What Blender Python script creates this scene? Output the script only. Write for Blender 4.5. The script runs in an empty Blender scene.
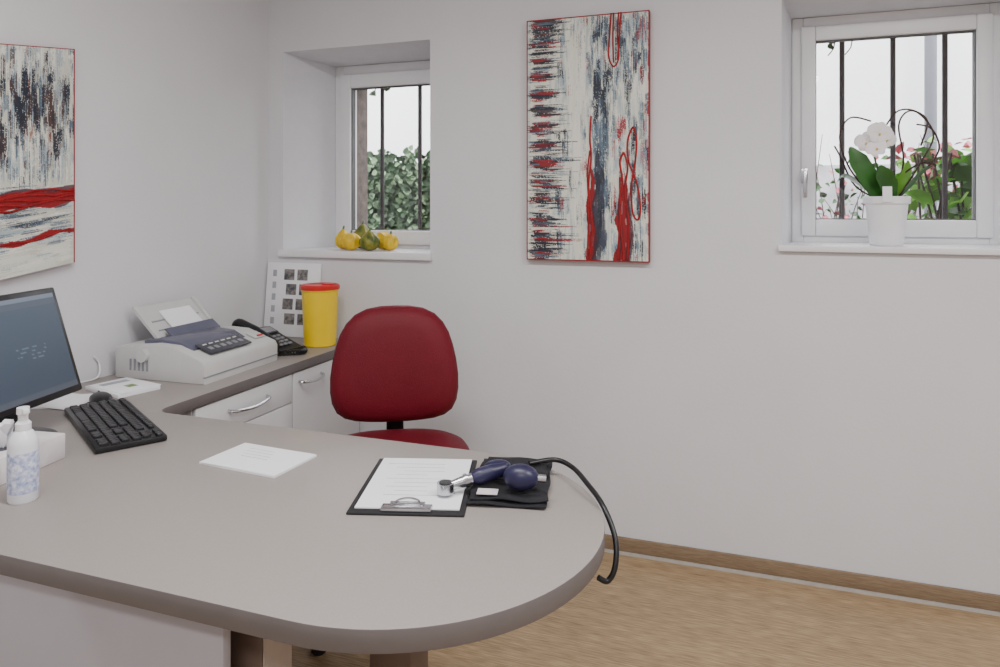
import bpy, bmesh, math, random
import numpy as np
from mathutils import Vector, Matrix, Euler
random.seed(7)
R=math.radians
# ------------------------------------------------------------ materials
def lin(c):
    o=[]
    for v in c[:3]:
        v=v/255.0
        o.append(v/12.92 if v<=0.04045 else ((v+0.055)/1.055)**2.4)
    return (o[0],o[1],o[2],1.0)
def mat(name,col,rough=0.6,metal=0.0,spec=0.5,var=0.06,nscale=20.0,bump=0.0,bscale=200.0,stretch=(1,1,1),emit=0.0,coat=0.0,col2=None,sheen=0.0,sub=0.0):
    m=bpy.data.materials.new(name); m.use_nodes=True
    nt=m.node_tree; b=nt.nodes['Principled BSDF']
    tc=nt.nodes.new('ShaderNodeTexCoord'); mp=nt.nodes.new('ShaderNodeMapping')
    mp.inputs['Scale'].default_value=stretch
    nt.links.new(tc.outputs['Object'],mp.inputs['Vector'])
    n=nt.nodes.new('ShaderNodeTexNoise'); n.inputs['Scale'].default_value=nscale; n.inputs['Detail'].default_value=4
    nt.links.new(mp.outputs[0],n.inputs['Vector'])
    cr=nt.nodes.new('ShaderNodeValToRGB')
    c=lin(col)
    if col2 is None:
        a=[max(0,x*(1-var)) for x in c[:3]]+[1]; d=[min(1,x*(1+var)) for x in c[:3]]+[1]
    else:
        a=c; d=lin(col2)
    cr.color_ramp.elements[0].position=0.35; cr.color_ramp.elements[1].position=0.65
    cr.color_ramp.elements[0].color=a; cr.color_ramp.elements[1].color=d
    nt.links.new(n.outputs['Fac'],cr.inputs['Fac']); nt.links.new(cr.outputs['Color'],b.inputs['Base Color'])
    b.inputs['Roughness'].default_value=rough; b.inputs['Metallic'].default_value=metal
    b.inputs['Specular IOR Level'].default_value=spec
    b.inputs['Coat Weight'].default_value=coat
    if emit>0:
        nt.links.new(cr.outputs['Color'],b.inputs['Emission Color']); b.inputs['Emission Strength'].default_value=emit
    if bump>0:
        n2=nt.nodes.new('ShaderNodeTexNoise'); n2.inputs['Scale'].default_value=bscale; n2.inputs['Detail'].default_value=3
        nt.links.new(mp.outputs[0],n2.inputs['Vector'])
        bp=nt.nodes.new('ShaderNodeBump'); bp.inputs['Strength'].default_value=bump; bp.inputs['Distance'].default_value=0.002
        nt.links.new(n2.outputs['Fac'],bp.inputs['Height']); nt.links.new(bp.outputs[0],b.inputs['Normal'])
    return m
M={}
M['wall']=mat('wall_plaster',(224,224,228),0.9,var=0.015,nscale=3,bump=0.25,bscale=90,spec=0.2)
M['ceil']=mat('ceiling_paint',(238,238,238),0.95,var=0.01)
M['reveal']=mat('reveal_plaster',(224,225,231),0.85,var=0.015,spec=0.2)
M['stone']=mat('outer_stone',(104,94,88),0.95,var=0.3,nscale=25,bump=0.8,bscale=40)
M['white']=mat('white_pvc',(240,240,243),0.35,var=0.01)
M['sill']=mat('sill_white',(236,235,238),0.4,var=0.015)
M['gasket']=mat('grey_gasket',(90,90,92),0.6)
M['desk']=mat('desk_laminate',(151,144,140),0.45,var=0.03,nscale=350,bump=0.08,bscale=500)
M['edge']=mat('desk_edge_band',(108,102,101),0.5,var=0.04)
M['panel']=mat('panel_white',(176,173,180),0.5,var=0.01)
M['cab']=mat('cabinet_white',(224,224,227),0.45,var=0.01)
M['leg']=mat('leg_taupe',(108,90,80),0.5,var=0.05)
M['legs']=mat('leg_light',(180,168,158),0.5,var=0.05)
M['chrome']=mat('brushed_metal',(200,200,205),0.22,1.0,var=0.03)
M['blackp']=mat('black_plastic',(22,22,25),0.35,var=0.1)
M['blackm']=mat('black_matte',(28,28,31),0.7,var=0.15)
M['key']=mat('key_plastic',(34,34,38),0.45,var=0.1)
M['red']=mat('red_vinyl',(106,20,34),0.55,spec=0.25,var=0.06,nscale=8,bump=0.4,bscale=260)
M['redp']=mat('red_plastic',(205,30,30),0.35)
M['yellow']=mat('yellow_plastic',(252,214,8),0.35,var=0.02)
M['paper']=mat('paper_white',(244,245,249),0.8,var=0.01)
M['ink']=mat('ink_grey',(170,172,180),0.8)
M['beige']=mat('printer_beige',(200,200,199),0.5,var=0.02)
M['smoke']=mat('smoked_cover',(86,88,108),0.25,var=0.05)
M['smoke2']=mat('dark_slot',(58,60,68),0.4)
M['btn']=mat('grey_button',(140,142,148),0.5)
M['navy']=mat('navy_rubber',(34,32,66),0.38,var=0.1)
M['cloth']=mat('cuff_nylon',(24,24,30),0.85,var=0.2,nscale=60,bump=0.8,bscale=500)
M['green']=mat('leaf_green',(48,96,38),0.35,var=0.25,nscale=12)
M['green2']=mat('leaf_bright',(110,165,55),0.45,var=0.3,nscale=6)
M['ivy']=mat('ivy_green',(48,78,48),0.5,var=0.45,nscale=9)
M['ivy2']=mat('ivy_light',(100,128,92),0.5,var=0.3,nscale=9)
M['pink']=mat('leaf_pink',(190,95,110),0.5,var=0.25,nscale=9)
M['twig']=mat('twig_brown',(66,52,48),0.8,var=0.2)
M['petal']=mat('petal_white',(250,248,250),0.6,var=0.01)
M['petaly']=mat('petal_yellow',(225,190,90),0.6)
M['iron']=mat('bar_iron',(44,36,40),0.6,var=0.2)
M['pot']=mat('pot_ceramic',(246,246,250),0.3,var=0.01)
M['soil']=mat('soil_brown',(62,46,36),0.95,var=0.3,bump=1,bscale=60)
M['gy']=mat('gourd_yellow',(228,190,25),0.45,var=0.2,nscale=30)
M['gg']=mat('gourd_green',(55,82,32),0.45,nscale=28,col2=(150,145,50))
M['ext']=mat('exterior_render',(240,241,243),0.9,var=0.03,nscale=1.5)
M['extlow']=mat('exterior_plinth',(170,170,174),0.9,var=0.2,nscale=4)
M['pipe']=mat('zinc_pipe',(92,95,104),0.5,0.0)
M['bottle']=mat('bottle_white',(235,237,244),0.3,var=0.01)
M['label']=mat('label_blue',(150,162,205),0.5,nscale=110,col2=(228,231,244))
M['tissuebox']=mat('tissue_box',(214,204,208),0.6,nscale=14,col2=(232,228,229))
M['base']=mat('baseboard_wood',(146,126,102),0.55,nscale=12,col2=(126,106,84),stretch=(2,1,30))
M['cove']=mat('cove_grey',(186,182,176),0.6)
M['photo']=mat('photo_print',(70,72,80),0.5,nscale=60,col2=(150,145,140))
M['bookg']=mat('book_cover',(120,150,80),0.5)
M['lampw']=mat('lamp_housing',(235,235,235),0.5)
M['redpaint']=mat('red_paint',(150,9,18),0.5,var=0.25,nscale=40,bump=0.6,bscale=120)
def floor_mat():
    m=bpy.data.materials.new('floor_vinyl'); m.use_nodes=True; nt=m.node_tree; b=nt.nodes['Principled BSDF']
    tc=nt.nodes.new('ShaderNodeTexCoord')
    def nz(sc,detail,st):
        mp=nt.nodes.new('ShaderNodeMapping'); mp.inputs['Scale'].default_value=st
        n=nt.nodes.new('ShaderNodeTexNoise'); n.inputs['Scale'].default_value=sc; n.inputs['Detail'].default_value=detail
        nt.links.new(tc.outputs['Object'],mp.inputs[0]); nt.links.new(mp.outputs[0],n.inputs['Vector']); return n
    n1=nz(1,5,(14,210,1)); n2=nz(1,2,(2,24,1))
    mx=nt.nodes.new('ShaderNodeMath'); mx.operation='MULTIPLY_ADD'; mx.inputs[1].default_value=0.8
    ml=nt.nodes.new('ShaderNodeMath'); ml.operation='MULTIPLY'; ml.inputs[1].default_value=0.2
    nt.links.new(n2.outputs['Fac'],ml.inputs[0]); nt.links.new(n1.outputs['Fac'],mx.inputs[0]); nt.links.new(ml.outputs[0],mx.inputs[2])
    cr=nt.nodes.new('ShaderNodeValToRGB'); cr.color_ramp.elements[0].position=0.30; cr.color_ramp.elements[1].position=0.70
    cr.color_ramp.elements[0].color=lin((122,98,70)); cr.color_ramp.elements[1].color=lin((192,166,130))
    nt.links.new(mx.outputs[0],cr.inputs[0]); nt.links.new(cr.outputs[0],b.inputs['Base Color'])
    b.inputs['Roughness'].default_value=0.45
    return m
M['floor']=floor_mat()
def glass_mat():
    m=bpy.data.materials.new('window_glass'); m.use_nodes=True; nt=m.node_tree
    nt.nodes.remove(nt.nodes['Principled BSDF'])
    t=nt.nodes.new('ShaderNodeBsdfTransparent'); g=nt.nodes.new('ShaderNodeBsdfGlossy'); g.inputs['Roughness'].default_value=0.02
    x=nt.nodes.new('ShaderNodeMixShader'); x.inputs[0].default_value=0.04
    nt.links.new(t.outputs[0],x.inputs[1]); nt.links.new(g.outputs[0],x.inputs[2]); nt.links.new(x.outputs[0],nt.nodes['Material Output'].inputs[0])
    return m
M['glass']=glass_mat()
def vcol_mat(name,rough=0.6,emit=0.0):
    m=bpy.data.materials.new(name); m.use_nodes=True; nt=m.node_tree; b=nt.nodes['Principled BSDF']
    a=nt.nodes.new('ShaderNodeVertexColor'); a.layer_name='Col'
    nt.links.new(a.outputs[0],b.inputs['Base Color']); b.inputs['Roughness'].default_value=rough
    n=nt.nodes.new('ShaderNodeTexNoise'); n.inputs['Scale'].default_value=120
    bp=nt.nodes.new('ShaderNodeBump'); bp.inputs['Strength'].default_value=0.4 if emit==0 else 0.0; bp.inputs['Distance'].default_value=0.002
    nt.links.new(n.outputs['Fac'],bp.inputs['Height']); nt.links.new(bp.outputs[0],b.inputs['Normal'])
    if emit>0:
        nt.links.new(a.outputs[0],b.inputs['Emission Color']); b.inputs['Emission Strength'].default_value=emit
    return m
# ------------------------------------------------------------ mesh builder
def smooth_pts(pts,n=6):
    P=[Vector(p) for p in pts]; out=[]
    for i in range(len(P)-1):
        p0=P[max(i-1,0)];p1=P[i];p2=P[i+1];p3=P[min(i+2,len(P)-1)]
        for k in range(n):
            t=k/n
            out.append(0.5*((2*p1)+(-p0+p2)*t+(2*p0-5*p1+4*p2-p3)*t*t+(-p0+3*p1-3*p2+p3)*t**3))
    out.append(P[-1]); return out
class MB:
    def __init__(s): s.bm=bmesh.new(); s.mats=[]
    def mi(s,m):
        m=M[m] if isinstance(m,str) else m
        if m not in s.mats: s.mats.append(m)
        return s.mats.index(m)
    def add(s,tb,m,T=None):
        i=s.mi(m)
        for f in tb.faces: f.material_index=i; f.smooth=True
        if T is not None: tb.transform(T)
        me=bpy.data.meshes.new('t'); tb.to_mesh(me); s.bm.from_mesh(me); bpy.data.meshes.remove(me); tb.free()
    def box(s,c,size,m,bev=0.0,rot=(0,0,0),seg=2):
        tb=bmesh.new(); bmesh.ops.create_cube(tb,size=1.0)
        tb.transform(Matrix.Diagonal((size[0],size[1],size[2],1)))
        if bev>0: bmesh.ops.bevel(tb,geom=tb.edges[:],offset=bev,segments=seg,profile=0.5,affect='EDGES')
        s.add(tb,m,Matrix.Translation(c)@Euler(rot).to_matrix().to_4x4())
    def b2(s,lo,hi,m,bev=0.0):
        s.box([(a+b)/2 for a,b in zip(lo,hi)],[b-a for a,b in zip(lo,hi)],m,bev)
    def raw(s,v,f,m,T=None):
        me=bpy.data.meshes.new('t'); me.from_pydata([tuple(x) for x in v],[],f)
        tb=bmesh.new(); tb.from_mesh(me); bpy.data.meshes.remove(me); s.add(tb,m,T)
    def lathe(s,prof,m,loc=(0,0,0),seg=32,T=None):
        v=[];f=[]
        n=len(prof)
        for i in range(seg):
            a=2*math.pi*i/seg
            for r,z in prof: v.append((loc[0]+r*math.cos(a),loc[1]+r*math.sin(a),loc[2]+z))
        for i in range(seg):
            j=(i+1)%seg
            for k in range(n-1): f.append((i*n+k,j*n+k,j*n+k+1,i*n+k+1))
        me=bpy.data.meshes.new('t'); me.from_pydata(v,[],f)
        tb=bmesh.new(); tb.from_mesh(me); bpy.data.meshes.remove(me)
        bmesh.ops.remove_doubles(tb,verts=tb.verts[:],dist=1e-6)
        s.add(tb,m,T)
    def cyl(s,p0,p1,r0,m,r1=None,seg=20):
        r1=r0 if r1 is None else r1
        p0=Vector(p0);p1=Vector(p1);d=p1-p0
        T=Matrix.Translation(p0)@d.to_track_quat('Z','Y').to_matrix().to_4x4()
        s.lathe([(0,0),(r0,0),(r1,d.length),(0,d.length)],m,seg=seg,T=T)
    def ell(s,c,r,m,rot=(0,0,0),seg=20):
        tb=bmesh.new(); bmesh.ops.create_uvsphere(tb,u_segments=seg,v_segments=max(8,seg//2+2),radius=1)
        s.add(tb,m,Matrix.Translation(c)@Euler(rot).to_matrix().to_4x4()@Matrix.Diagonal((r[0],r[1],r[2],1)))
    def tube(s,pts,r,m,seg=8,n=6,sm=True):
        P=smooth_pts(pts,n) if sm else [Vector(p) for p in pts]
        L=len(P); rr=r if isinstance(r,(list,tuple)) else [r]*2
        t0=(P[1]-P[0]).normalized(); up=Vector((0,0,1)) if abs(t0.z)<0.9 else Vector((1,0,0))
        nrm=t0.cross(up).normalized(); v=[];f=[]
        for i,p in enumerate(P):
            t=(P[min(i+1,L-1)]-P[max(i-1,0)]).normalized()
            nrm=(nrm-t*nrm.dot(t)).normalized(); bn=t.cross(nrm)
            x=i/(L-1)*(len(rr)-1); k=min(int(x),len(rr)-2); ra=rr[k]+(rr[k+1]-rr[k])*(x-k)
            for j in range(seg):
                a=2*math.pi*j/seg; v.append(p+(nrm*math.cos(a)+bn*math.sin(a))*ra)
        for i in range(L-1):
            for j in range(seg):
                k=(j+1)%seg; f.append((i*seg+j,i*seg+k,(i+1)*seg+k,(i+1)*seg+j))
        f.append(tuple(range(seg))[::-1]); f.append(tuple((L-1)*seg+j for j in range(seg)))
        s.raw(v,f,m)
    def prism(s,out,z0,z1,m,bev=0.0,side=None,T=None):
        tb=bmesh.new(); vs=[tb.verts.new((x,y,z0)) for x,y in out]
        fc=tb.faces.new(vs); r=bmesh.ops.extrude_face_region(tb,geom=[fc])
        for e in r['geom']:
            if isinstance(e,bmesh.types.BMVert): e.co.z=z1
        bmesh.ops.recalc_face_normals(tb,faces=tb.faces[:])
        if bev>0:
            ed=[e for e in tb.edges if abs(e.verts[0].co.z-e.verts[1].co.z)<1e-6]
            bmesh.ops.bevel(tb,geom=ed,offset=bev,segments=2,profile=0.5,affect='EDGES')
        if side:
            i=s.mi(m);j=s.mi(side)
            for f in tb.faces: f.material_index=i if abs(f.normal.z)>0.9 else j; f.smooth=True
            if T is not None: tb.transform(T)
            me=bpy.data.meshes.new('t'); tb.to_mesh(me); s.bm.from_mesh(me); bpy.data.meshes.remove(me); tb.free()
        else: s.add(tb,m,T)
    def pad(s,out,th,m,curve=lambda x,y:0.0,T=None,dome=1.0):
        c=Vector((sum(p[0] for p in out)/len(out),sum(p[1] for p in out)/len(out)))
        rings=[(0.0,1.0*th*dome),(0.35,0.98*th*dome),(0.65,0.93*th*dome),(0.84,0.8*th),(0.94,0.62*th),(0.985,0.4*th),(1.0,0.18*th),(0.985,0.06*th),(0.93,0.0),(0.5,0.0),(0,0)]
        v=[];f=[];n=len(out)
        for sc,z in rings:
            for p in out:
                x=c.x+(p[0]-c.x)*sc; y=c.y+(p[1]-c.y)*sc; v.append((x,y,z+curve(x,y)))
        for k in range(len(rings)-1):
            for i in range(n):
                j=(i+1)%n; f.append((k*n+i,(k+1)*n+i,(k+1)*n+j,k*n+j))
        me=bpy.data.meshes.new('t'); me.from_pydata(v,[],f); tb=bmesh.new(); tb.from_mesh(me); bpy.data.meshes.remove(me)
        bmesh.ops.remove_doubles(tb,verts=tb.verts[:],dist=1e-6); bmesh.ops.recalc_face_normals(tb,faces=tb.faces[:])
        s.add(tb,m,T)
    def strap(s,pts,w,m,side=(1,0,0),n=6,fold=0.25):
        P=smooth_pts(pts,n); L=len(P); sd=Vector(side).normalized(); v=[];f=[]
        for i,p in enumerate(P):
            t=(P[min(i+1,L-1)]-P[max(i-1,0)]).normalized(); q=(sd-t*sd.dot(t)).normalized(); up=q.cross(t)
            x=i/(L-1)*(len(w)-1); k=min(int(x),len(w)-2); ww=w[k]+(w[k+1]-w[k])*(x-k)
            v+= [p-q*ww+up*ww*fold,p,p+q*ww+up*ww*fold]
        for i in range(L-1):
            for j in (0,1): f.append((i*3+j,i*3+j+1,i*3+j+4,i*3+j+3))
        s.raw(v,f,m)
    def obj(s,name,loc=(0,0,0),rotz=0.0,rot=None,ang=38):
        me=bpy.data.meshes.new(name); s.bm.to_mesh(me); s.bm.free()
        for m in s.mats: me.materials.append(m)
        try: me.set_sharp_from_angle(angle=R(ang))
        except Exception as e: print(e)
        o=bpy.data.objects.new(name,me); bpy.context.scene.collection.objects.link(o)
        o.location=loc; o.rotation_euler=rot if rot else (0,0,rotz)
        return o
# ------------------------------------------------------------ room constants
XL=-2.16; XR=2.5; YB=2.817; YF=-2.3; H=2.6; YO=3.33; YW=3.117; YS=3.19; FZ=-0.02
LW=dict(f=(-2.076,-1.315,1.115,2.08),b=(-1.984,-1.33,1.115,2.06),o=(-1.92,-1.36,1.20,2.0))
RW=dict(f=(0.11,0.935,1.185,2.13),b=(0.16,0.89,1.185,2.115),o=(0.20,0.85,1.26,2.06))
def wall_plane(mb,y,ops,m,flip):
    xs=sorted({XL-0.5,XR+0.2}|{o[0] for o in ops}|{o[1] for o in ops}); zs=sorted({FZ,H}|{o[2] for o in ops}|{o[3] for o in ops})
    for i in range(len(xs)-1):
        for j in range(len(zs)-1):
            cx=(xs[i]+xs[i+1])/2; cz=(zs[j]+zs[j+1])/2
            if any(o[0]<cx<o[1] and o[2]<cz<o[3] for o in ops): continue
            v=[(xs[i],y,zs[j]),(xs[i+1],y,zs[j]),(xs[i+1],y,zs[j+1]),(xs[i],y,zs[j+1])]
            mb.raw(v,[(0,1,2,3) if not flip else (3,2,1,0)],m)
def ringf(mb,a,ya,b,yb,m):
    A=[(a[0],ya,a[2]),(a[1],ya,a[2]),(a[1],ya,a[3]),(a[0],ya,a[3])]
    B=[(b[0],yb,b[2]),(b[1],yb,b[2]),(b[1],yb,b[3]),(b[0],yb,b[3])]
    for i in range(4):
        j=(i+1)%4; mb.raw([A[i],A[j],B[j],B[i]],[(0,1,2,3)],m)
w=MB(); wall_plane(w,YB,[LW['f'],RW['f']],'wall',False); wall_plane(w,YO,[LW['o'],RW['o']],'stone',True)
for q in (LW,RW):
    ringf(w,q['f'],YB,q['b'],YW,'reveal'); ringf(w,q['b'],YW,q['b'],YS,'reveal'); ringf(w,q['b'],YS,q['o'],YS,'stone'); ringf(w,q['o'],YS,q['o'],YO,'stone')
w.obj('wall_back')
w=MB(); w.b2((XL-0.15,YF,FZ),(XL,YB,H),'wall'); w.obj('wall_left')
w=MB(); w.b2((XR,YF,FZ),(XR+0.15,YB,H),'wall'); w.obj('wall_right')
w=MB(); w.b2((XL-0.15,YF-0.15,FZ),(XR+0.15,YF,H),'wall'); w.obj('wall_front')
w=MB(); w.b2((XL-0.15,YF-0.15,FZ-0.1),(XR+0.15,YB+0.01,FZ),'floor'); w.obj('floor')
w=MB(); w.b2((XL-0.15,YF-0.15,H),(XR+0.15,YO,H+0.1),'ceil'); w.obj('ceiling')
w=MB(); w.b2((XL,YB-0.013,FZ+0.010),(XR,YB,FZ+0.064),'base',0.003); w.b2((XL,YB-0.020,FZ),(XR,YB,FZ+0.010),'cove'); w.obj('baseboard_back')
w=MB(); w.b2((XL,YF,FZ),(XL+0.013,YB-0.02,FZ+0.064),'base',0.003); w.obj('baseboard_left')
w=MB(); w.b2((XR-0.013,YF,FZ),(XR,YB-0.02,FZ+0.064),'base',0.003); w.obj('baseboard_right')
def sill(name,q,z0,z1):
    f,b=q['f'],q['b']; y0=YB-0.022; e=0.012
    out=[(f[0]-e,y0),(f[1]+e,y0),(f[1]+e,YB-0.001),(f[1]-.001,YB-0.001),(b[1]-.001,YW),(b[0]+.001,YW),(f[0]+.001,YB-0.001),(f[0]-e,YB-0.001)]
    s=MB(); s.prism(out,z0,z1,'sill',0.004); s.obj(name)
sill('trim_1',LW,1.117,1.150); sill('trim_2',RW,1.187,1.210)
def window(name,b,g,zb,handle=None):
    s=MB(); x0,x1,z0,z1=b[0]+.001,b[1]-.001,zb,b[3]-.001
    gx0,gx1,gz0,gz1=g
    mx0,mx1,mz0,mz1=[(p*0.52+q*0.48) for p,q in ((x0,gx0),(x1,gx1),(z0,gz0),(z1,gz1))]
    def ring(a,c,y0,y1,m,bev):
        s.b2((a[0],y0,a[2]),(c[0],y1,a[3]),m,bev); s.b2((c[1],y0,a[2]),(a[1],y1,a[3]),m,bev)
        s.b2((c[0],y0,c[3]),(c[1],y1,a[3]),m,bev); s.b2((c[0],y0,a[2]),(c[1],y1,c[2]),m,bev)
    ring((x0,x1,z0,z1),(mx0,mx1,mz0,mz1),YW,YW+0.068,'white',0.004)
    ring((mx0-.008,mx1+.008,mz0-.008,mz1+.008),(gx0,gx1,gz0,gz1),YW-0.016,YW+0.055,'white',0.006)
    ring((gx0-.001,gx1+.001,gz0-.001,gz1+.001),(gx0+.004,gx1-.004,gz0+.004,gz1-.004),YW-0.002,YW+0.03,'gasket',0)
    s.b2((gx0,YW+0.012,gz0),(gx1,YW+0.016,gz1),'glass')
    if handle:
        hx,hz=handle; y=YW-0.016
        s.box((hx,y-0.004,hz),(0.026,0.008,0.062),'chrome',0.003)
        s.cyl((hx,y-0.004,hz+0.012),(hx,y-0.04,hz+0.012),0.007,'chrome')
        s.box((hx,y-0.042,hz-0.035),(0.017,0.012,0.11),'chrome',0.005)
    s.obj(name)
window('window_1',LW['b'],(-1.888,-1.425,1.235,1.945),1.118)
window('window_2',RW['b'],(0.248,0.802,1.30,2.017),1.188,(0.206,1.475))
def bars(name,xs,z0,z1):
    s=MB()
    for x in xs: s.cyl((x,3.26,z0),(x,3.26,z1),0.0105,'iron',seg=12)
    s.obj(name)
bars('window_bars',(-1.793,-1.578),1.20,2.0)
bars('window_bars.001',(0.361,0.549,0.733),1.26,2.06)
# ------------------------------------------------------------ exterior
s=MB(); s.b2((-6,YO,0.85),(5,9,0.95),'soil'); s.obj('garden_ground')
s=MB(); s.b2((-7,7.5,0.95),(5,7.7,6),'ext'); s.b2((-7,7.42,0.95),(5,7.5,1.75),'extlow',0.01); s.obj('neighbour_house_facade')
s=MB(); s.cyl((1.53,7.3,0.95),(1.53,7.3,5),0.05,'pipe'); 
for z in (1.5,3.2): s.b2((1.47,7.3,z),(1.59,7.42,z+.03),'pipe')
s.obj('drain_pipe')
def leaf_cloud(mb,n,fn,size,mats,seed=1,norm=None):
    rnd=random.Random(seed); V={m:[] for m in mats}; F={m:[] for m in mats}
    for i in range(n):
        p=Vector(fn(rnd)); m=rnd.choice(mats); L=size*rnd.uniform(.6,1.3); W=L*rnd.uniform(.32,.45)
        e=Euler((rnd.uniform(-1.2,1.2),rnd.uniform(-1.2,1.2),rnd.uniform(0,6.28))).to_matrix()
        loc=[(0,0,0),(W,L*.3,.1*L),(W*.8,L*.65,.08*L),(0,L,-.08*L),(-W*.8,L*.65,.08*L),(-W,L*.3,.1*L)]
        if norm: 
            e=Euler((R(90)+rnd.uniform(-.7,.7),rnd.uniform(-.7,.7),0)).to_matrix()@Euler((0,0,rnd.uniform(0,6.28))).to_matrix()
        b=len(V[m])
        for q in loc: V[m].append(p+e@Vector(q))
        F[m]+= [(b,b+1,b+2,b+3),(b,b+3,b+4,b+5)]
    for m in mats:
        if V[m]: mb.raw(V[m],F[m],m)
s=MB(); s.b2((-3.9,5.1,0.94),(-1.9,5.45,1.68),'ivy',0.05)
leaf_cloud(s,4200,lambda r:(r.uniform(-3.95,-1.85),r.uniform(5.0,5.14),r.uniform(.98,1.74)+.06*math.sin(r.uniform(0,9))),0.06,['ivy','ivy','ivy2'],3,True)
s.obj('ivy_hedge')
s=MB()
for i in range(9):
    a=random.uniform(-.5,.5); x=0.98+.03*i-.12
    s.tube([(x,4.2,.94),(x+a*.15,4.2,1.3),(x+a*.35,4.15+random.uniform(-.1,.1),1.62)],0.006,'twig',seg=5,n=3)
leaf_cloud(s,130,lambda r:(r.gauss(1.04,.10),r.uniform(4.0,4.4),r.uniform(1.2,1.62)),0.12,['green2','green2','green'],5)
leaf_cloud(s,60,lambda r:(r.gauss(.95,.12),r.uniform(4.1,4.5),r.uniform(1.50,1.70)),0.07,['pink','green2'],6)
s.obj('hydrangea_bush')
s=MB()
for i in range(60):
    x=random.uniform(.3,1.4); a=random.uniform(-.3,.3); b=random.uniform(-.3,.3); h=random.uniform(.3,.9)
    s.tube([(x,5.2,.94),(x+a*.3,5.2,.94+h*.5),(x+a*.6+b*.2,5.2,.94+h)],[.006,.002],'twig',seg=4,n=3)
leaf_cloud(s,520,lambda r:(r.uniform(.2,1.4),r.uniform(5.1,5.3),r.triangular(.95,1.75,1.1)),0.05,['ivy2','green','ivy','pink'],8)
s.obj('garden_shrub')
s=MB()
for (x0,zz) in ((-2.13,2.0),(-1.98,2.0),(.33,2.06),(.40,2.06)):
    s.tube([(x0+.0,3.5,2.35),(x0+.03,3.5,2.1),(x0+.0,3.5,zz-.03)],0.003,'twig',seg=5,n=3)
s.tube([(-2.5,3.5,2.3),(-1.2,3.5,2.34),(0,3.5,2.33),(1.3,3.5,2.36)],0.008,'twig',seg=5,n=3)
s.b2((-2.5,3.33,2.33),(1.3,3.5,2.35),'iron')
leaf_cloud(s,14,lambda r:(r.uniform(-2.06,-1.92),3.5,r.uniform(1.99,2.1)),0.05,['ivy','green'],11,True)
leaf_cloud(s,10,lambda r:(r.uniform(.29,.35),3.5,r.uniform(2.07,2.16)),0.04,['ivy','green'],12,True)
s.obj('hanging_ivy')
# ------------------------------------------------------------ desk
def arc(cx,cy,r,a0,a1,n):
    return [(cx+r*math.cos(R(a0+(a1-a0)*i/n)),cy+r*math.sin(R(a0+(a1-a0)*i/n))) for i in range(n+1)]
DZ=0.75
out=[(XL+.004,.87)]+arc(-.63,1.25,.38,-90,90,48)+arc(-1.60,1.68,.05,270,180,8)+[(-1.65,YB-.004),(XL+.004,YB-.004)]
s=MB(); s.prism(out,DZ-.036,DZ,'desk',0.002,side='edge')
s.b2((XL+.015,.93,.08),(-.80,.948,DZ-.036),'panel',.001)
s.b2((-.86,1.0,FZ),(-.78,1.08,DZ-.036),'leg',.003); s.b2((-.779,1.002,0.01),(-.776,1.078,DZ-.038),'legs')
s.b2((-.70,1.22,FZ),(-.61,1.30,DZ-.036),'leg',.003); s.lathe([(0,0),(.11,0),(.11,.012),(.03,.02),(0,.02)],'leg',(-.655,1.26,FZ))
s.b2((-1.64,1.50,FZ),(-1.60,1.58,DZ-.036),'leg',.003)
s.b2((XL+.015,1.0,FZ),(XL+.055,1.08,DZ-.036),'leg',.003)
s.obj('l_shaped_desk')
def bow_handle(mb,y,z,x,L):
    mb.tube([(x,y-L/2,z),(x+.022,y-L/2+.012,z-.004),(x+.032,y,z-.010),(x+.022,y+L/2-.012,z-.004),(x,y+L/2,z)],0.0055,'chrome',seg=8)
def cabinet(name,y0,y1,splits,hz):
    s=MB(); xf=-1.672
    s.b2((-2.12,y0,.07),(xf,y1,DZ-.038),'cab',.001); s.b2((-2.10,y0+.02,FZ),(xf-.05,y1-.02,.07),'blackm')
    zs=splits
    for a,b in zip(zs[:-1],zs[1:]): s.b2((xf,y0+.002,a+.002),(xf+.016,y1-.002,b-.002),'cab',.002)
    for z,yc,L in hz: bow_handle(s,yc,z,xf+.016,L)
    s.obj(name)
cabinet('drawer_cabinet',1.80,2.305,(.08,.34,.60,DZ-.04),((.665,2.05,.2),(.53,2.05,.2),(.27,2.05,.2)))
cabinet('drawer_cabinet.001',2.312,2.80,(.08,DZ-.04),((.672,2.42,.15),))
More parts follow.
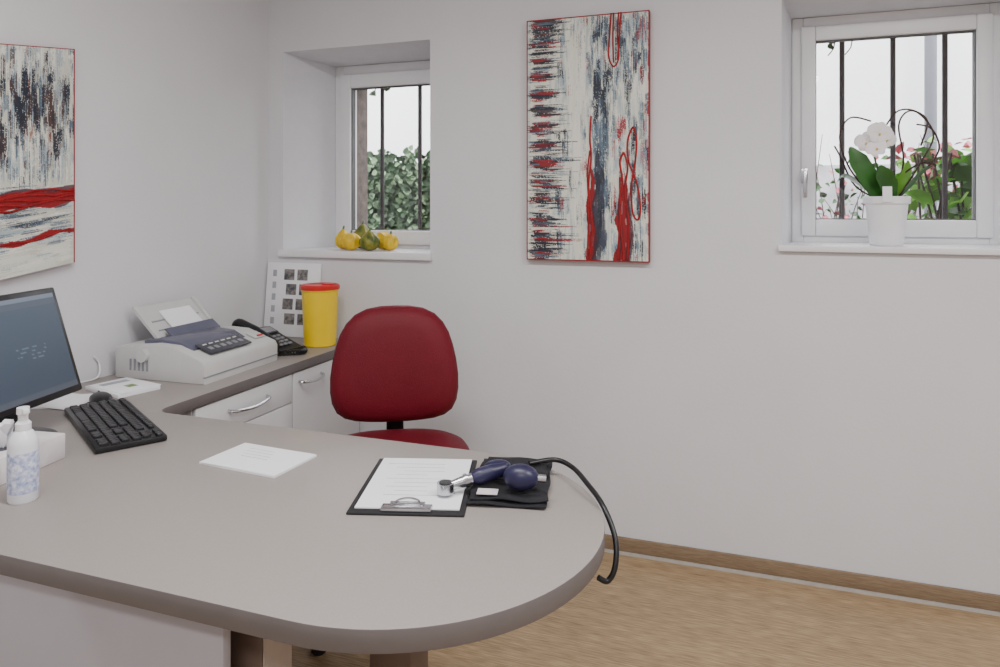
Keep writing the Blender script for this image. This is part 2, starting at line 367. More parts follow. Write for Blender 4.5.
# ------------------------------------------------------------ office chair
def chair():
    s=MB()
    w=[(0,-.5),(.10,-.499),(.20,-.492),(.30,-.478),(.38,-.45),(.44,-.40),(.475,-.32),(.49,-.22),(.49,-.10),(.475,.03),(.452,.15),(.42,.26),(.375,.35),(.31,.425),(.22,.475),(.11,.497)]
    o=w+[(0,.5)]+[(-x,y) for x,y in w[:0:-1]]
    back=[(x*.460,y*.412) for x,y in o]
    T=Matrix.Translation((0,.235,.808))@Euler((R(90-6),0,0)).to_matrix().to_4x4()
    s.pad(back,.065,'red',lambda x,y:.5*x*x-.25*max(0,-(y+.05))**2,T)
    s.pad([(x*.97,y*.97) for x,y in back],-.02,'blackp',lambda x,y:.5*x*x-.004,T)
    st=[]
    for i in range(48):
        a=2*math.pi*i/48; c,d=math.cos(a),math.sin(a); n=2.5
        st.append((.25*math.copysign(abs(c)**(2/n),c),.225*math.copysign(abs(d)**(2/n),d)))
    s.pad(st,.075,'red',lambda x,y:.10*x*x,Matrix.Translation((0,0,.523)))
    s.pad([(x*.95,y*.95) for x,y in st],-.02,'blackp',lambda x,y:.0,Matrix.Translation((0,0,.525)))
    s.tube([(0,.05,.49),(0,.24,.49),(0,.275,.52),(0,.272,.62),(0,.262,.80)],.014,'blackp',seg=8)
    s.box((0,.252,.60),(.062,.03,.15),'blackp',.008)
    s.box((0,0,.485),(.16,.2,.04),'blackp',.01)
    s.cyl((0,0,.10),(0,0,.33),.028,'blackp'); s.cyl((0,0,.33),(0,0,.47),.016,'chrome')
    for i in range(5):
        a=R(72*i+61); d=Vector((math.cos(a),math.sin(a),0))
        s.tube([d*.02+Vector((0,0,.12)),d*.14+Vector((0,0,.11)),d*.26+Vector((0,0,.08))],[.026,.016],'blackp',seg=8)
        c=d*.26; t=Vector((-d.y,d.x,0))
        s.cyl(c+Vector((0,0,.055)),c+Vector((0,0,.085)),.01,'blackp')
        for k in (-.014,.014): s.cyl(c+t*(k-.008)+Vector((0,0,.027)),c+t*(k+.008)+Vector((0,0,.027)),.027,'blackp')
    s.tube([(.14,0,.48),(.24,.02,.47)],.006,'blackp')
    return s.obj('office_chair',(-1.098,2.083,FZ),R(28))
chair()
# ------------------------------------------------------------ painted grids
def grid_paint(nu,nv,fn,P,name):
    us=np.linspace(0,1,nu+1); vs=np.linspace(0,1,nv+1); U,V=np.meshgrid(us,vs)
    C=fn(U,V); pts=[P(u,v) for v in vs for u in us]
    f=[(j*(nu+1)+i,(j+1)*(nu+1)+i,(j+1)*(nu+1)+i+1,j*(nu+1)+i+1) for j in range(nv) for i in range(nu)]
    me=bpy.data.meshes.new(name); me.from_pydata(pts,[],f)
    ca=me.color_attributes.new('Col','FLOAT_COLOR','POINT')
    A=np.ones((len(pts),4),dtype=np.float32); Cs=np.clip(C.reshape(-1,3)/255.0,0,1)
    A[:,:3]=np.where(Cs<=.04045,Cs/12.92,((Cs+.055)/1.055)**2.4); ca.data.foreach_set('color',A.ravel())
    for p in me.polygons: p.use_smooth=True
    ob=bpy.data.objects.new(name,me); bpy.context.scene.collection.objects.link(ob); return ob
def vn(U,V,fu,fv,seed):
    r=np.random.RandomState(seed); g=r.rand(fv+2,fu+2); x=U*fu; y=V*fv
    i=np.clip(x.astype(int),0,fu); j=np.clip(y.astype(int),0,fv); fx=x-i; fy=y-j; fx=fx*fx*(3-2*fx); fy=fy*fy*(3-2*fy)
    return (g[j,i]*(1-fx)+g[j,i+1]*fx)*(1-fy)+(g[j+1,i]*(1-fx)+g[j+1,i+1]*fx)*fy
def ss(a,b,x): t=np.clip((x-a)/(b-a),0,1); return t*t*(3-2*t)
def mixc(C,col,m): return C*(1-m[...,None])+np.array(col,dtype=float)*m[...,None]
def stroke(C,rs,u,v,L,hw,horiz,col,al):
    nv,nu=C.shape[:2]
    if horiz: du,dv=L/2,hw
    else: du,dv=hw,L/2
    i0,i1=max(0,int((u-du)*nu)),min(nu,int((u+du)*nu)+1); j0,j1=max(0,int((v-dv)*nv)),min(nv,int((v+dv)*nv)+1)
    if i1<=i0 or j1<=j0: return
    h,w_=j1-j0,i1-i0
    m=np.full((h,w_),al)
    if horiz:
        br=rs.rand(h,1); e=rs.uniform(.5,1,(h,1)); x=np.linspace(0,1,w_)[None,:]
    else:
        br=rs.rand(1,w_); e=rs.uniform(.5,1,(1,w_)); x=np.linspace(0,1,h)[:,None]
    m=m*(br>.22)*(x<e)*(x>(1-e)*.5)*(rs.rand(h,w_)>.14)
    C[j0:j1,i0:i1]=C[j0:j1,i0:i1]*(1-m[...,None])+np.array(col,dtype=float)*m[...,None]
mon=bpy.data.objects.new('computer_monitor',None); bpy.context.scene.collection.objects.link(mon)
mon.location=(-1.709,1.2525,DZ); mon.rotation_euler=(0,0,R(14.1))
s=MB(); T=R(-17)
s.lathe([(0,0),(.105,0),(.105,.008),(.09,.014),(.03,.018),(0,.018)],'blackp',(-.055,.05,0))
s.box((-.06,0.03,.09),(.03,.07,.16),'blackp',.008,(0,R(-8),0))
p=s.obj('stand'); p.parent=mon
s=MB(); s.box((0,0,.15),(.022,.50,.30),'blackp',.005); s.box((-.02,0,.15),(.03,.36,.2),'blackp',.012)
p=s.obj('screen_housing'); p.parent=mon; p.location=(-.01,0,.085); p.rotation_euler=(0,T,0)
def scr(U,V):
    C=np.zeros(U.shape+(3,))+np.array([56,66,80.])
    C=mixc(C,(74,86,100),ss(0,1,1-V)*.7)
    C=mixc(C,(104,114,128),((V<.05)*1.0)); C=mixc(C,(76,84,96),((V>.05)&(V<.11)&(U>.1))*1.0); C=mixc(C,(70,76,86),((V>.95)*1.0)); C=mixc(C,(48,56,68),((U<.12)*1.0))
    rows=((V*28)%1<.22)&(V>.45)&(V<.62)&(vn(U,V,60,28,9)>.5)&(U>.62)&(U<.84)
    C=mixc(C,(120,130,142),rows*.6); return C
p=grid_paint(120,80,scr,lambda u,v:(.0118,-.235+.47*u,.284-.266*v),'screen_display'); p.data.materials.append(vcol_mat('lcd_display',.3,.45))
p.parent=mon; p.location=(-.01,0,.085); p.rotation_euler=(0,T,0)
# ------------------------------------------------------------ keyboard
s=MB(); s.box((0,0,.009),(.455,.165,.016),'blackp',.005)
random.seed(2)
for r in range(6):
    y=.062-r*.0245-(0 if r else -.003)
    x=-.215
    while x<.21:
        wd=.0165
        if r==5 and -.13<x<-.03: wd=.1
        elif random.random()<.06: wd=.03
        if not(.075<x<.083 or .14<x<.147): s.box((x+wd/2,y,.019),(wd-.0025,.0195 if r else .013,.007),'key',.0015,seg=1)
        x+=wd+.0018
kb=s.obj('keyboard',(-1.645,1.480,DZ),R(-31))
s=MB(); s.ell((0,0,.012),(.031,.055,.019),'blackp'); s.lathe([(0,0),(.029,0),(.029,.006),(0,.006)],'blackp'); s.box((0,.03,.028),(.005,.014,.006),'smoke2',.002)
s.obj('computer_mouse',(-1.875,1.645,DZ+.001),R(60))
s=MB(); s.box((0,0,.006),(.20,.14,.012),'paper',.001); s.box((0.004,0.003,.0135),(.19,.135,.003),'paper',.0005,(0,0,.05)); s.box((.03,.01,.0154),(.035,.03,.0006),'bookg'); s.box((-.05,.0,.0154),(.03,.09,.0006),'ink')
s.obj('booklet',(-1.945,1.79,DZ),R(-14))
s=MB()
s.box((0,0,.001),(.21,.15,.002),'paper',0,(0,0,.2)); s.box((.02,.01,.003),(.21,.15,.0015),'paper',0,(0,0,-.3))
s.obj('paper_stack',(-2.03,1.60,DZ),R(20))
s=MB(); s.box((0,0,.03),(.12,.24,.06),'tissuebox',.003); s.lathe([(0,0),(.03,0),(.03,.001),(0,.001)],'smoke2',(0,0,.06))
for a in range(4):
    s.strap([(0,0,.055),(.012*math.cos(a*1.6),.02*math.sin(a*1.6),.085),(.03*math.cos(a*1.6),.03*math.sin(a*1.6),.115)],[.012,.026,.012],'paper',side=(math.sin(a*1.6),-math.cos(a*1.6),.1),fold=.5)
s.obj('tissue_box',(-1.587,1.13,DZ),R(8))
s=MB(); s.lathe([(0,0),(.025,0),(.0275,.004),(.0275,.115),(.026,.128),(.018,.14),(.012,.146),(.012,.15)],'bottle')
s.lathe([(.0278,.02),(.0281,.022),(.0281,.10),(.0278,.102)],'label')
s.lathe([(0,.145),(.0145,.145),(.0145,.158),(.009,.164),(.009,.175),(.012,.178),(.0115,.19),(0,.192)],'white')
s.box((.010,0,.184),(.02,.012,.012),'white',.003)
s.obj('spray_bottle',(-1.404,1.047,DZ),R(-20))
s=MB(); s.box((0,0,.0022),(.222,.148,.0044),'paper'); s.box((.002,-.001,.005),(.215,.145,.0008),'paper',0,(0,0,.02))
for i in range(4): s.box((-.03+.006*i,.045-.016*i,.0056),(.08,.0012,.0003),'ink')
s.obj('paper_notepad',(-1.098,1.397,DZ),R(-4))
s=MB(); s.box((0,0,.0025),(.232,.30,.005),'blackm',.002); s.box((0,.008,.0062),(.208,.276,.0022),'paper')
for i in range(9): s.box((-.02+.012*(i%3),.11-.022*i,.0075),(.13-.02*(i%4),.0013,.0003),'ink')
s.box((0,-.132,.009),(.10,.026,.007),'chrome',.002); s.tube([(-.03,-.13,.012),(-.02,-.112,.016),(0,-.106,.018),(.02,-.112,.016),(.03,-.13,.012)],.002,'chrome',seg=6)
s.box((0,-.120,.013),(.07,.012,.004),'chrome',.001)
s.obj('clipboard',(-.674,1.381,DZ),R(16.5))
bp=bpy.data.objects.new('blood_pressure_monitor',None); bpy.context.scene.collection.objects.link(bp); bp.location=(-.485,1.45,DZ)
def rel(ps): return [(p[0]+.485,p[1]-1.45,p[2]-DZ) for p in ps]
s=MB()
def cloth_sheet(hx,hy,z,seed,cx=0,cy=0):
    n=22; v=[];f=[]
    for k,(dz) in enumerate((0,-.006)):
        for j in range(n+1):
            for i in range(n+1):
                x=-hx+2*hx*i/n; y=-hy+2*hy*j/n
                e=max(abs(x/hx),abs(y/hy)); w_=.0022*math.sin(x*55+seed)*math.cos(y*40+seed*2)+.0015*math.sin(y*90+x*30+seed)
                v.append((cx+x+.002*math.sin(y*60+seed),cy+y+.002*math.sin(x*50+seed),z+dz+w_-(.004*max(0,e-.8)/.2 if k==0 else -.0*e)))
    N=(n+1)**2
    for j in range(n):
        for i in range(n):
            a=j*(n+1)+i; f.append((a,a+1,a+n+2,a+n+1)); f.append((N+a,N+a+n+1,N+a+n+2,N+a+1))
    for i in range(n):
        f.append((i,N+i,N+i+1,i+1)); a=n*(n+1)+i; f.append((a,a+1,N+a+1,N+a)); a=i*(n+1); f.append((a,a+n+1,N+a+n+1,N+a)); a=i*(n+1)+n; f.append((a,N+a,N+a+n+1,a+n+1))
    s.raw(v,f,'cloth')
cloth_sheet(.080,.118,.0105,1.0); cloth_sheet(.079,.112,.019,2.3,.004,.003); cloth_sheet(.070,.055,.0265,4.1,.006,.050)
s.box((0,0,.0032),(.12,.2,.0064),'cloth',.002)
s.box((-.04,-.088,.0205),(.042,.028,.0015),'tissuebox'); s.box((.02,-.02,.0215),(.10,.005,.003),'blackm')
p=s.obj('cuff'); p.parent=bp; p.rotation_euler=(0,0,R(13))
s=MB()
s.ell((.045,-.072,.050),(.037,.026,.026),'navy',(0,0,R(10)))
s.cyl((.076,-.066,.050),(.094,-.06,.048),.008,'chrome')
a=Vector((-.105,-.112,.024)); b=Vector((-.01,-.038,.048)); d=(b-a).normalized()
s.cyl(a-Vector((0,0,.010)),a+Vector((0,0,.010)),.018,'chrome'); s.cyl(a+Vector((0,0,.010)),a+Vector((0,0,.0115)),.013,'blackp')
s.tube([a+d*.012,a+d*.04,a+d*.065],[.009,.012,.011],'chrome',seg=12)
s.cyl(a+d*.040,a+d*.048,.0145,'chrome')
s.tube([a+d*.055,a+d*.075,a+d*.105,a+d*.135],[.010,.017,.016,.010],'navy',seg=12)
s.ell(b+Vector((-.012,.01,.0)),(.03,.02,.014),'navy',(0,0,R(36)))
s.tube([b,b+Vector((.03,-.005,.0)),Vector((.03,-.06,.050))],.006,'blackp',seg=8)
p=s.obj('bulb_and_gauge'); p.parent=bp
s=MB()
s.tube(rel([(-.46,1.50,.784),(-.41,1.535,.786),(-.365,1.515,.781),(-.318,1.452,.774),(-.275,1.395,.758),(-.244,1.358,.715),(-.240,1.335,.672),(-.252,1.325,.648),(-.268,1.315,.656)]),.0055,'blackp',seg=10,n=8)
p=s.obj('hose'); p.parent=bp
# ------------------------------------------------------------ printer
s=MB()
prof=[(.19,0),(.19,.062),(.18,.078),(.06,.120),(-.02,.124),(-.19,.108),(-.19,0)]
TT=Matrix(((1,0,0,0),(0,0,-1,0),(0,1,0,0),(0,0,0,1)))
def yprism(pr,y0,y1,m,bev=0.003): s.prism(pr,-y1,-y0,m,bev,T=TT)
yprism(prof,-.205,.210,'beige',.005)
yprism([(.135,.090),(.06,.128),(-.03,.136),(-.10,.128),(-.10,.09),(.135,.07)],-.165,.12,'smoke',.004)
yprism([(.192,.022),(.192,.026),(.182,.026),(.182,.022)],-.205,.205,'btn',.0005)
sl=math.atan2(.042,.12)
s.box((.135,-.035,.1045),(.075,.22,.006),'smoke2',.002,(0,sl,0))
for i in range(6): s.box((.142,-.115+i*.032,.1045),(.020,.018,.006),'btn',.002,(0,sl,0))
for i in range(6): s.box((.115,-.115+i*.032,.1145),(.005,.018,.004),'white',.0,(0,sl,0))
s.box((.12,.165,.103),(.05,.06,.004),'beige',.001,(0,sl,0)); s.box((.135,.17,.1025),(.008,.03,.003),'redp',0,(0,sl,0))
s.cyl((-.06,-.205,.085),(-.06,-.222,.085),.022,'beige')
for i in range(5): s.box((-.12+.018*i,-.2055,.05),(.008,.002,.04),'btn',0)
def plate(y0,y1,x0,z0,x1,z1,m,t=.004):
    v=[(x0,y0,z0),(x0,y1,z0),(x1,y1,z1),(x1,y0,z1)]; v+=[(x-t,y,z-t) for x,y,z in v]
    s.raw(v,[(0,1,2,3),(7,6,5,4),(0,4,5,1),(1,5,6,2),(2,6,7,3),(3,7,4,0)],m)
plate(-.13,.17,-.06,.115,-.185,.235,'beige'); plate(-.04,.12,-.048,.12,-.155,.212,'paper',.002); plate(-.135,-.12,-.05,.115,-.18,.24,'beige',.008); plate(.16,.175,-.05,.115,-.18,.24,'beige',.008)
for zz in (.15,.18): plate(-.10,.14,-.06-(zz-.115)*1.04+.003,zz,-.06-(zz+.004-.115)*1.04+.003,zz+.004,'btn',.002)
plate(-.10,.15,-.03,.130,-.07,.16,'smoke',.003)
s.obj('dot_matrix_printer',(-1.930,2.122,DZ),R(2))
# ------------------------------------------------------------ telephone
s=MB()
s.prism([(.10,0),(.10,.015),(-.08,.085),(-.10,.085),(-.10,0)],-.10,.10,'blackp',.006,T=TT)
sl=math.atan2(.07,.18)
s.box((-.045,.035,.078),(.055,.10,.006),'smoke2',.002,(0,sl,0)); s.box((-.045,.035,.081),(.04,.085,.003),'btn',.001,(0,sl,0))
for i in range(4):
    for j in range(3): s.box((.005+i*.021,.005+j*.026,.059-i*.0082),(.013,.018,.006),'btn',.002,(0,sl,0))
s.tube([(.09,-.065,.035),(.085,-.065,.055),(.0,-.065,.100),(-.085,-.065,.118),(-.10,-.065,.105)],[.026,.024,.016,.016,.025,.026],'blackp',seg=12)
co=[]
for i in range(150):
    t=i/149; a=t*2*math.pi*16
    c=Vector((.10+.07*math.sin(t*2.8),-.05+.12*t,.013)); co.append(c+Vector((.008*math.cos(a),.005*math.cos(a),.009*math.sin(a))))
s.tube(co,.0036,'blackp',seg=5,sm=False)
s.obj('desk_telephone',(-1.885,2.455,DZ),R(-6))
s=MB(); s.lathe([(0,0),(.064,0),(.068,.004),(.078,.235),(.081,.237),(.081,.245)],'yellow')
s.lathe([(.081,.243),(.084,.244),(.084,.258),(.078,.264),(.055,.265),(.05,.262),(0,.262)],'redp')
s.box((.045,0,.266),(.05,.04,.006),'redp',.002)
s.obj('sharps_container',(-1.765,2.655,DZ))
s=MB(); s.box((0,0,.17),(.29,.012,.34),'paper',.002)
random.seed(5)
for r in range(4):
    for c in range(2):
        s.box((-.02+c*.072+(.014 if r%2 else 0),-.0066,.285-r*.068),(.056,.001,.050),'photo')
for r in range(5): s.box((-.10,-.0066,.29-r*.055),(.02,.001,.03),'ink')
s.obj('photo_calendar',(-2.005,2.772,DZ+.001),rot=(R(-6),0,R(0)))
s=MB(); s.tube([(-2.145,1.80,.754),(-2.135,1.86,.76),(-2.150,1.88,.80),(-2.152,1.86,.83)],.003,'white',seg=6); s.obj('power_cable')
# ------------------------------------------------------------ gourds
def gourd(mb,c,r,h,m,neck=0.0,rot=(0,0,0)):
    v=[];f=[];n=36;k=14
    for i in range(n):
        a=2*math.pi*i/n
        for j in range(k+1):
            b=-math.pi/2+math.pi*j/k; rr=r*math.cos(b)*(1+.07*math.cos(a*9)); z=h*math.sin(b)+(neck*max(0,math.sin(b))**4)
            rr*=1-.35*max(0,math.sin(b))**2*(1 if neck else 0); v.append((rr*math.cos(a),rr*math.sin(a),z))
    for i in range(n):
        for j in range(k): q=(i+1)%n; f.append((i*(k+1)+j,q*(k+1)+j,q*(k+1)+j+1,i*(k+1)+j+1))
    T=Matrix.Translation(c)@Euler(rot).to_matrix().to_4x4()
    mb.raw(v,f,m,T)
    p=T@Vector((0,0,h+neck-.004)); q=T@Vector((.004,0,h+neck+.014)); mb.cyl(p,q,.005,'ivy2',r1=.004,seg=8)
def G(i,x,y,r,h,m,neck=0,rot=(0,0,0)):
    s=MB(); gourd(s,(0,0,max(r if rot[0] else h,h if not rot[0] else r)),r,h,m,neck,rot); s.obj('gourd' if i==0 else 'gourd.%03d'%i,(x,y,1.151))
G(0,-1.735,2.86,.044,.040,'gy'); G(1,-1.635,2.855,.046,.040,'gg',.012); G(2,-1.735,2.965,.050,.052,'gg',.015)
G(3,-1.625,2.965,.042,.044,'gy',.02,(R(90),0,R(60))); G(4,-1.82,2.93,.038,.042,'gy',.012); G(5,-1.553,2.90,.036,.038,'gy')
# ------------------------------------------------------------ orchid
s=MB()
s.lathe([(0,0),(.052,0),(.055,.004),(.070,.150),(.077,.152),(.078,.176),(.074,.178),(.070,.16),(0,.16)],'pot')
s.lathe([(0,.162),(.069,.162)],'soil')
s.strap([(-.02,0,.16),(-.06,-.02,.24),(-.10,-.03,.31),(-.125,-.03,.36)],[.018,.036,.036,.004],'green',side=(1,.3,-.1))
s.strap([(-.02,0,.16),(-.09,.0,.22),(-.14,.0,.25),(-.165,.0,.23)],[.015,.026,.026,.003],'green',side=(.3,.9,.3))
s.strap([(.01,-.01,.16),(.0,-.03,.22),(-.02,-.05,.26),(-.03,-.06,.29)],[.018,.032,.030,.003],'green',side=(1,.3,.1))
s.strap([(.02,0,.16),(.07,.0,.22),(.11,.0,.27),(.15,.0,.29)],[.015,.026,.024,.003],'green',side=(.3,.9,-.3))
s.strap([(.02,0.02,.16),(.05,.02,.22),(.07,.03,.27),(.075,.03,.31)],[.015,.022,.018,.003],'green2',side=(1,.3,-.1))
s.tube([(-.01,0,.16),(-.03,0,.28),(-.055,0,.40),(-.04,-.01,.445),(-.01,-.02,.43)],.0035,'green',seg=6)
for pts in ([(-.03,0,.16),(-.12,.0,.28),(-.155,0,.40),(-.12,0,.47),(-.05,0,.455)],
            [(.03,0,.16),(.11,0,.30),(.15,.0,.40),(.10,0,.48),(.04,0,.49),(.0,0,.44)],
            [(.03,.02,.16),(.10,.02,.24),(.17,.02,.34),(.15,.02,.42),(.10,.02,.44)],
            [(.02,.03,.16),(.06,.03,.30),(.045,.03,.44),(.08,.02,.49),(.13,0,.45),(.11,0,.36)],
            [(-.01,.03,.16),(-.10,.03,.22),(-.15,.03,.33),(-.17,.03,.37)],
            [(.0,.03,.16),(.05,.03,.25),(.12,.03,.30),(.165,.03,.29)]):
    s.tube(pts,.0034,'twig',seg=6)
def flower(c,r,tilt):
    T=Matrix.Translation(c)@Euler(tilt).to_matrix().to_4x4()
    for i,(a,L,wd) in enumerate(((90,1,.42),(18,1.05,.62),(162,1.05,.62),(235,.9,.40),(305,.9,.40))):
        d=Vector((math.cos(R(a)),0,math.sin(R(a)))); q=Vector((-d.z,0,d.x)); v=[];f=[]
        prf=[(0,.1),(.25,.6),(.5,.95),(.75,.9),(.92,.5),(1,.05)]
        for t,ww in prf:
            for k in (-1,0,1): v.append(d*t*L*r+q*k*ww*wd*r+Vector((0,-.10*r*math.sin(t*3)-(.0 if k else .05*r)-i*.001,0)))
        for j in range(5):
            for k in (0,1): f.append((j*3+k,j*3+k+1,j*3+k+4,j*3+k+3))
        s.raw(v,f,'petal',T)
    s.ell(T@Vector((0,-.010,-.004)),(.004,.006,.005),'petaly',seg=10)
flower((-.07,-.03,.375),.040,(R(5),0,R(-10))); flower((-.03,-.04,.405),.044,(R(0),R(15),R(10))); flower((-.04,-.045,.350),.036,(R(-10),R(-20),0)); flower((-.005,-.03,.385),.034,(R(20),R(30),R(20)))
s.box((-.01,-.079,.185),(.030,.002,.055),'paper',0,(R(-4),0,0))
s.obj('orchid_in_pot',(.470,2.915,1.2105))
# ------------------------------------------------------------ paintings
CR=(226,228,214); PB=(160,178,188); BG=(88,108,126); NV=(28,34,50); BR=(70,48,46); RD=(150,24,34); WH=(238,238,230)
def pick(rs,opts):
    x=rs.rand(); a=0
    for c,w_ in opts:
        a+=w_
        if x<a: return c
    return opts[-1][0]
def paint2(U,V):
    rs=np.random.RandomState(11)
    C=np.zeros(U.shape+(3,))+np.array(CR,dtype=float)
    C=mixc(C,PB,ss(.45,.7,vn(U,V,40,10,1))*.5)
    for i in range(620):
        u=rs.uniform(.26,1.0); v=rs.rand()
        stroke(C,rs,u,v,rs.uniform(.03,.16),rs.uniform(.006,.024),False,pick(rs,((WH,.24),(CR,.20),(PB,.25),(BG,.18),(NV,.09),(RD,.04))),rs.uniform(.55,.95))
    for i in range(90):
        v=rs.uniform(.25,.95); stroke(C,rs,.61+rs.normal(0,.03),v,rs.uniform(.05,.16),.015,False,pick(rs,((BG,.5),(NV,.4),(PB,.1))),.85)
    for i in range(60): stroke(C,rs,.43+rs.normal(0,.035),rs.rand(),rs.uniform(.1,.3),.020,False,pick(rs,((WH,.6),(CR,.4))),.75)
    for i in range(60): stroke(C,rs,rs.uniform(.5,.95),rs.uniform(0,.35),rs.uniform(.04,.12),.012,False,pick(rs,((BG,.5),(NV,.28),(PB,.22))),.8)
    for i in range(50): stroke(C,rs,rs.uniform(.88,1),rs.rand(),rs.uniform(.04,.12),.010,False,pick(rs,((BG,.4),(NV,.3),(RD,.3))),.8)
    for r in range(14):
        vc=.02+r*.0735+rs.uniform(-.008,.008)
        for k in range(34):
            v=vc+rs.normal(0,.016); L=rs.uniform(.12,.38)*(1.1 if k<6 else .8); u0=rs.uniform(0,.08)
            stroke(C,rs,u0+L/2,v,L,rs.uniform(.0025,.006),True,pick(rs,((NV,.46),(BG,.2),(RD,.17),(BR,.13),(CR,.04))),rs.uniform(.75,1))
        for k in range(5): stroke(C,rs,rs.uniform(.0,.2),vc+.037+rs.normal(0,.006),.3,.005,True,CR,.8)
    def blob(u0,wu,v0,s): 
        return ((np.abs(U-u0-.012*np.sin(V*30))<wu*ss(v0,v0+.2,V)*(.6+.7*vn(U,V,3,30,s)))&(V>v0))*(.55+.45*(vn(U,V,60,30,s+5)>.3))
    C=mixc(C,(40,40,56),blob(.60,.05,.50,30)*.6)
    C=mixc(C,(140,12,22),blob(.54,.036,.58,31)); C=mixc(C,(140,12,22),blob(.80,.060,.62,32))
    C=mixc(C,(44,34,50),blob(.575,.02,.6,33)*.7); C=mixc(C,(60,24,34),blob(.845,.022,.66,36)*.7); C=mixc(C,(50,26,38),blob(.77,.014,.7,39)*.7)
    edge=(U<.012)|(U>.988)|(V<.006)|(V>.994); C=mixc(C,(140,10,20),edge*1.0)
    return C
def paint1(U,V):
    rs=np.random.RandomState(21)
    C=np.zeros(U.shape+(3,))+np.array([208,208,196.])
    for i in range(1000):
        u=rs.rand(); v=rs.uniform(-.02,.60)
        dk=.10+.22*math.exp(-((v-.30)/.15)**2)
        stroke(C,rs,u,v,rs.uniform(.05,.2),rs.uniform(.004,.014),False,pick(rs,((BR,dk*.65),(NV,dk*.45),(BG,.20),(PB,.20),((140,72,60),.04),(CR,.18),(WH,.3))),rs.uniform(.6,.95))
    for i in range(26): stroke(C,rs,rs.uniform(.6,1),rs.uniform(.16,.46),rs.uniform(.1,.22),rs.uniform(.008,.018),False,pick(rs,((BR,.5),(NV,.5))),.9)
    for i in range(300):
        v=rs.uniform(.62,.90); stroke(C,rs,rs.rand(),v,rs.uniform(.08,.3),rs.uniform(.004,.012),True,pick(rs,((PB,.30),(BG,.32),(NV,.13),(WH,.25))),rs.uniform(.5,.9))
    for i in range(90): stroke(C,rs,rs.rand(),rs.uniform(.90,1),rs.uniform(.1,.3),.01,True,pick(rs,((CR,.6),(WH,.25),(PB,.15))),.8)
    b0=(np.abs(V-.675-.010*np.sin(U*16))<.030+.022*vn(U,V,14,4,54)); C=mixc(C,(60,26,36),b0*.7)
    b1=(np.abs(V-.680-.010*np.sin(U*16))<.016+.026*vn(U,V,14,4,55)); C=mixc(C,(146,10,20),b1*1.0)
    b2=(np.abs(V-.865+.05*(U-.5)-.008*np.sin(U*20))<.003+.012*vn(U,V,12,4,56)); C=mixc(C,(146,10,20),b2*1.0)
    edge=(U>.993)|(V<.005); C=mixc(C,(140,10,20),edge*1.0)
    return C
vm=vcol_mat('oil_paint',.55)
pa=bpy.data.objects.new('abstract_painting',None); bpy.context.scene.collection.objects.link(pa); pa.location=(-.616,YB-.004,1.624)
Wp,Hp=.498,.980
s=MB(); s.box((0,-.014,0),(Wp,.026,Hp),'redpaint',.002); c=s.obj('canvas'); c.parent=pa
c=grid_paint(250,480,paint2,lambda u,v:((u-.5)*Wp,-.0276,(.5-v)*Hp),'painted_face'); c.data.materials.append(vm); c.parent=pa
s=MB()
def rp(l,yo=.0295): return [((u-.5)*Wp,-yo,(.5-v)*Hp) for u,v in l]
rope=lambda l,r=.0034: s.tube(rp(l),r,'redpaint',seg=6,n=6)
rope([(.70,.0),(.69,.08),(.68,.17),(.72,.215),(.76,.18),(.75,.09),(.76,.0)]); rope([(.72,.0),(.715,.10),(.72,.2)]); rope([(.78,.0),(.765,.1),(.75,.19)])
rope([(.54,.41),(.53,.5),(.54,.58),(.52,.7),(.55,.85),(.53,.99)],.004); rope([(.53,.55),(.51,.65),(.52,.78),(.51,.99)],.0035)
rope([(.86,.47),(.83,.52),(.84,.60),(.90,.68),(.93,.78),(.91,.83),(.87,.80),(.86,.7),(.89,.6),(.90,.52),(.88,.465),(.86,.47)],.004)
rope([(.80,.56),(.77,.60),(.79,.68),(.77,.8),(.80,.99)],.0045); rope([(.80,.56),(.83,.62),(.81,.72),(.84,.85),(.83,.99)],.004); rope([(.77,.66),(.77,.8),(.755,.99)],.004)
c=s.obj('rope_relief'); c.parent=pa
pb=bpy.data.objects.new('abstract_painting.001',None); bpy.context.scene.collection.objects.link(pb)
W1,H1=.62,.713; SH=.142
pb.location=(XL+.003,1.768-W1/2,1.522-SH*W1/2)
def P1(x,u,v): yy=(u-.5)*W1; return (x,yy,(.5-v)*H1+SH*yy)
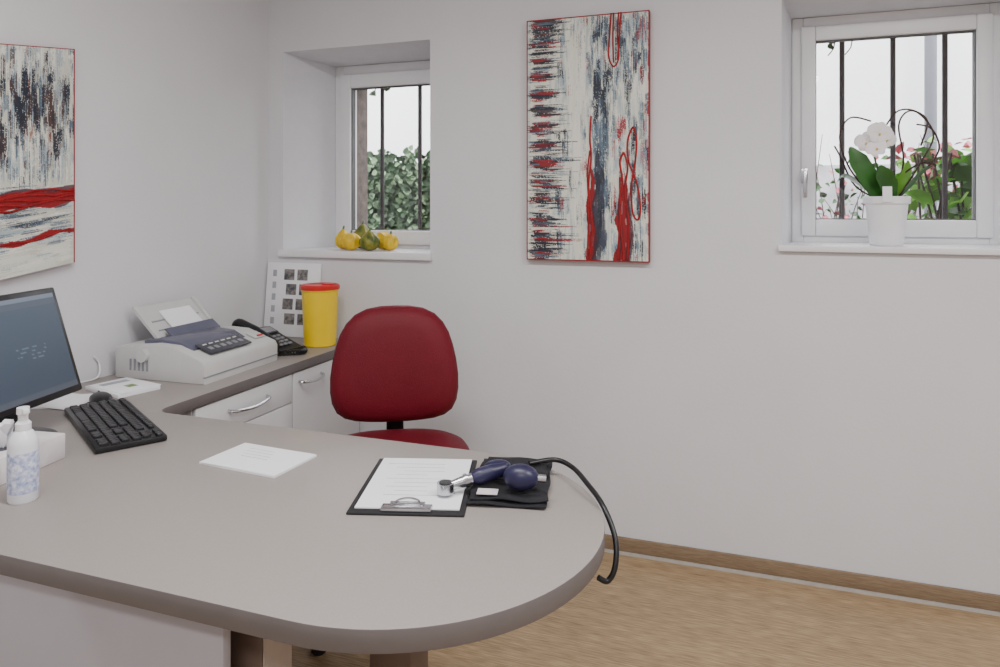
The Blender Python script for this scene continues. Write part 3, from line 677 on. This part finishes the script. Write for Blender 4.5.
s=MB(); v=[P1(.002,0,0),P1(.002,1,0),P1(.002,1,1),P1(.002,0,1),P1(.026,0,0),P1(.026,1,0),P1(.026,1,1),P1(.026,0,1)]
s.raw(v,[(0,1,2,3),(7,6,5,4),(0,4,5,1),(1,5,6,2),(2,6,7,3),(3,7,4,0)],'redpaint'); c=s.obj('canvas'); c.parent=pb
c=grid_paint(330,360,paint1,lambda u,v:P1(.0266,u,v),'painted_face'); c.data.materials.append(vm); c.parent=pb
s=MB(); random.seed(3)
for k in range(5):
    b=.650+.014*k; s.tube([P1(.028,u,b+.010*math.sin(u*14+k*1.3)+random.uniform(-.003,.003)) for u in np.linspace(0,.995,18)],.0038,'redpaint',seg=6,n=4)
s.tube([P1(.028,u,.868-.05*(u-.5)+.008*math.sin(u*18)) for u in np.linspace(0,.97,18)],.003,'redpaint',seg=6,n=4)
c=s.obj('rope_relief'); c.parent=pb
# ------------------------------------------------------------ lights
for i,(x,y) in enumerate(((-.7,.9),(1.1,.9),(0,-1.0))):
    s=MB(); s.b2((-.62,-.15,0),(.62,.15,.05),'lampw',.005); s.obj('ceiling_lamp' if i==0 else 'ceiling_lamp.%03d'%i,(x,y,H-.05))
    L=bpy.data.lights.new('fluorescent_tube_light','AREA'); L.shape='RECTANGLE'; L.size=1.2; L.size_y=.28; L.energy=(30,42,38)[i]; L.color=(1,.985,.98)
    o=bpy.data.objects.new('fluorescent_tube_light',L); bpy.context.scene.collection.objects.link(o); o.location=(x,y,H-.055)
wd=bpy.data.worlds.new('overcast_sky'); bpy.context.scene.world=wd; wd.use_nodes=True
bg=wd.node_tree.nodes['Background']; bg.inputs[0].default_value=(.97,.98,1,1); bg.inputs[1].default_value=7.0
cd=bpy.data.cameras.new('camera'); cam=bpy.data.objects.new('camera',cd); bpy.context.scene.collection.objects.link(cam)
cd.sensor_width=36; cd.sensor_fit='HORIZONTAL'; cd.lens=25.56; cd.shift_y=-.1265; cd.clip_start=.05
cam.location=(0,0,1.35); cam.rotation_euler=(R(90),0,R(19.4)); bpy.context.scene.camera=cam
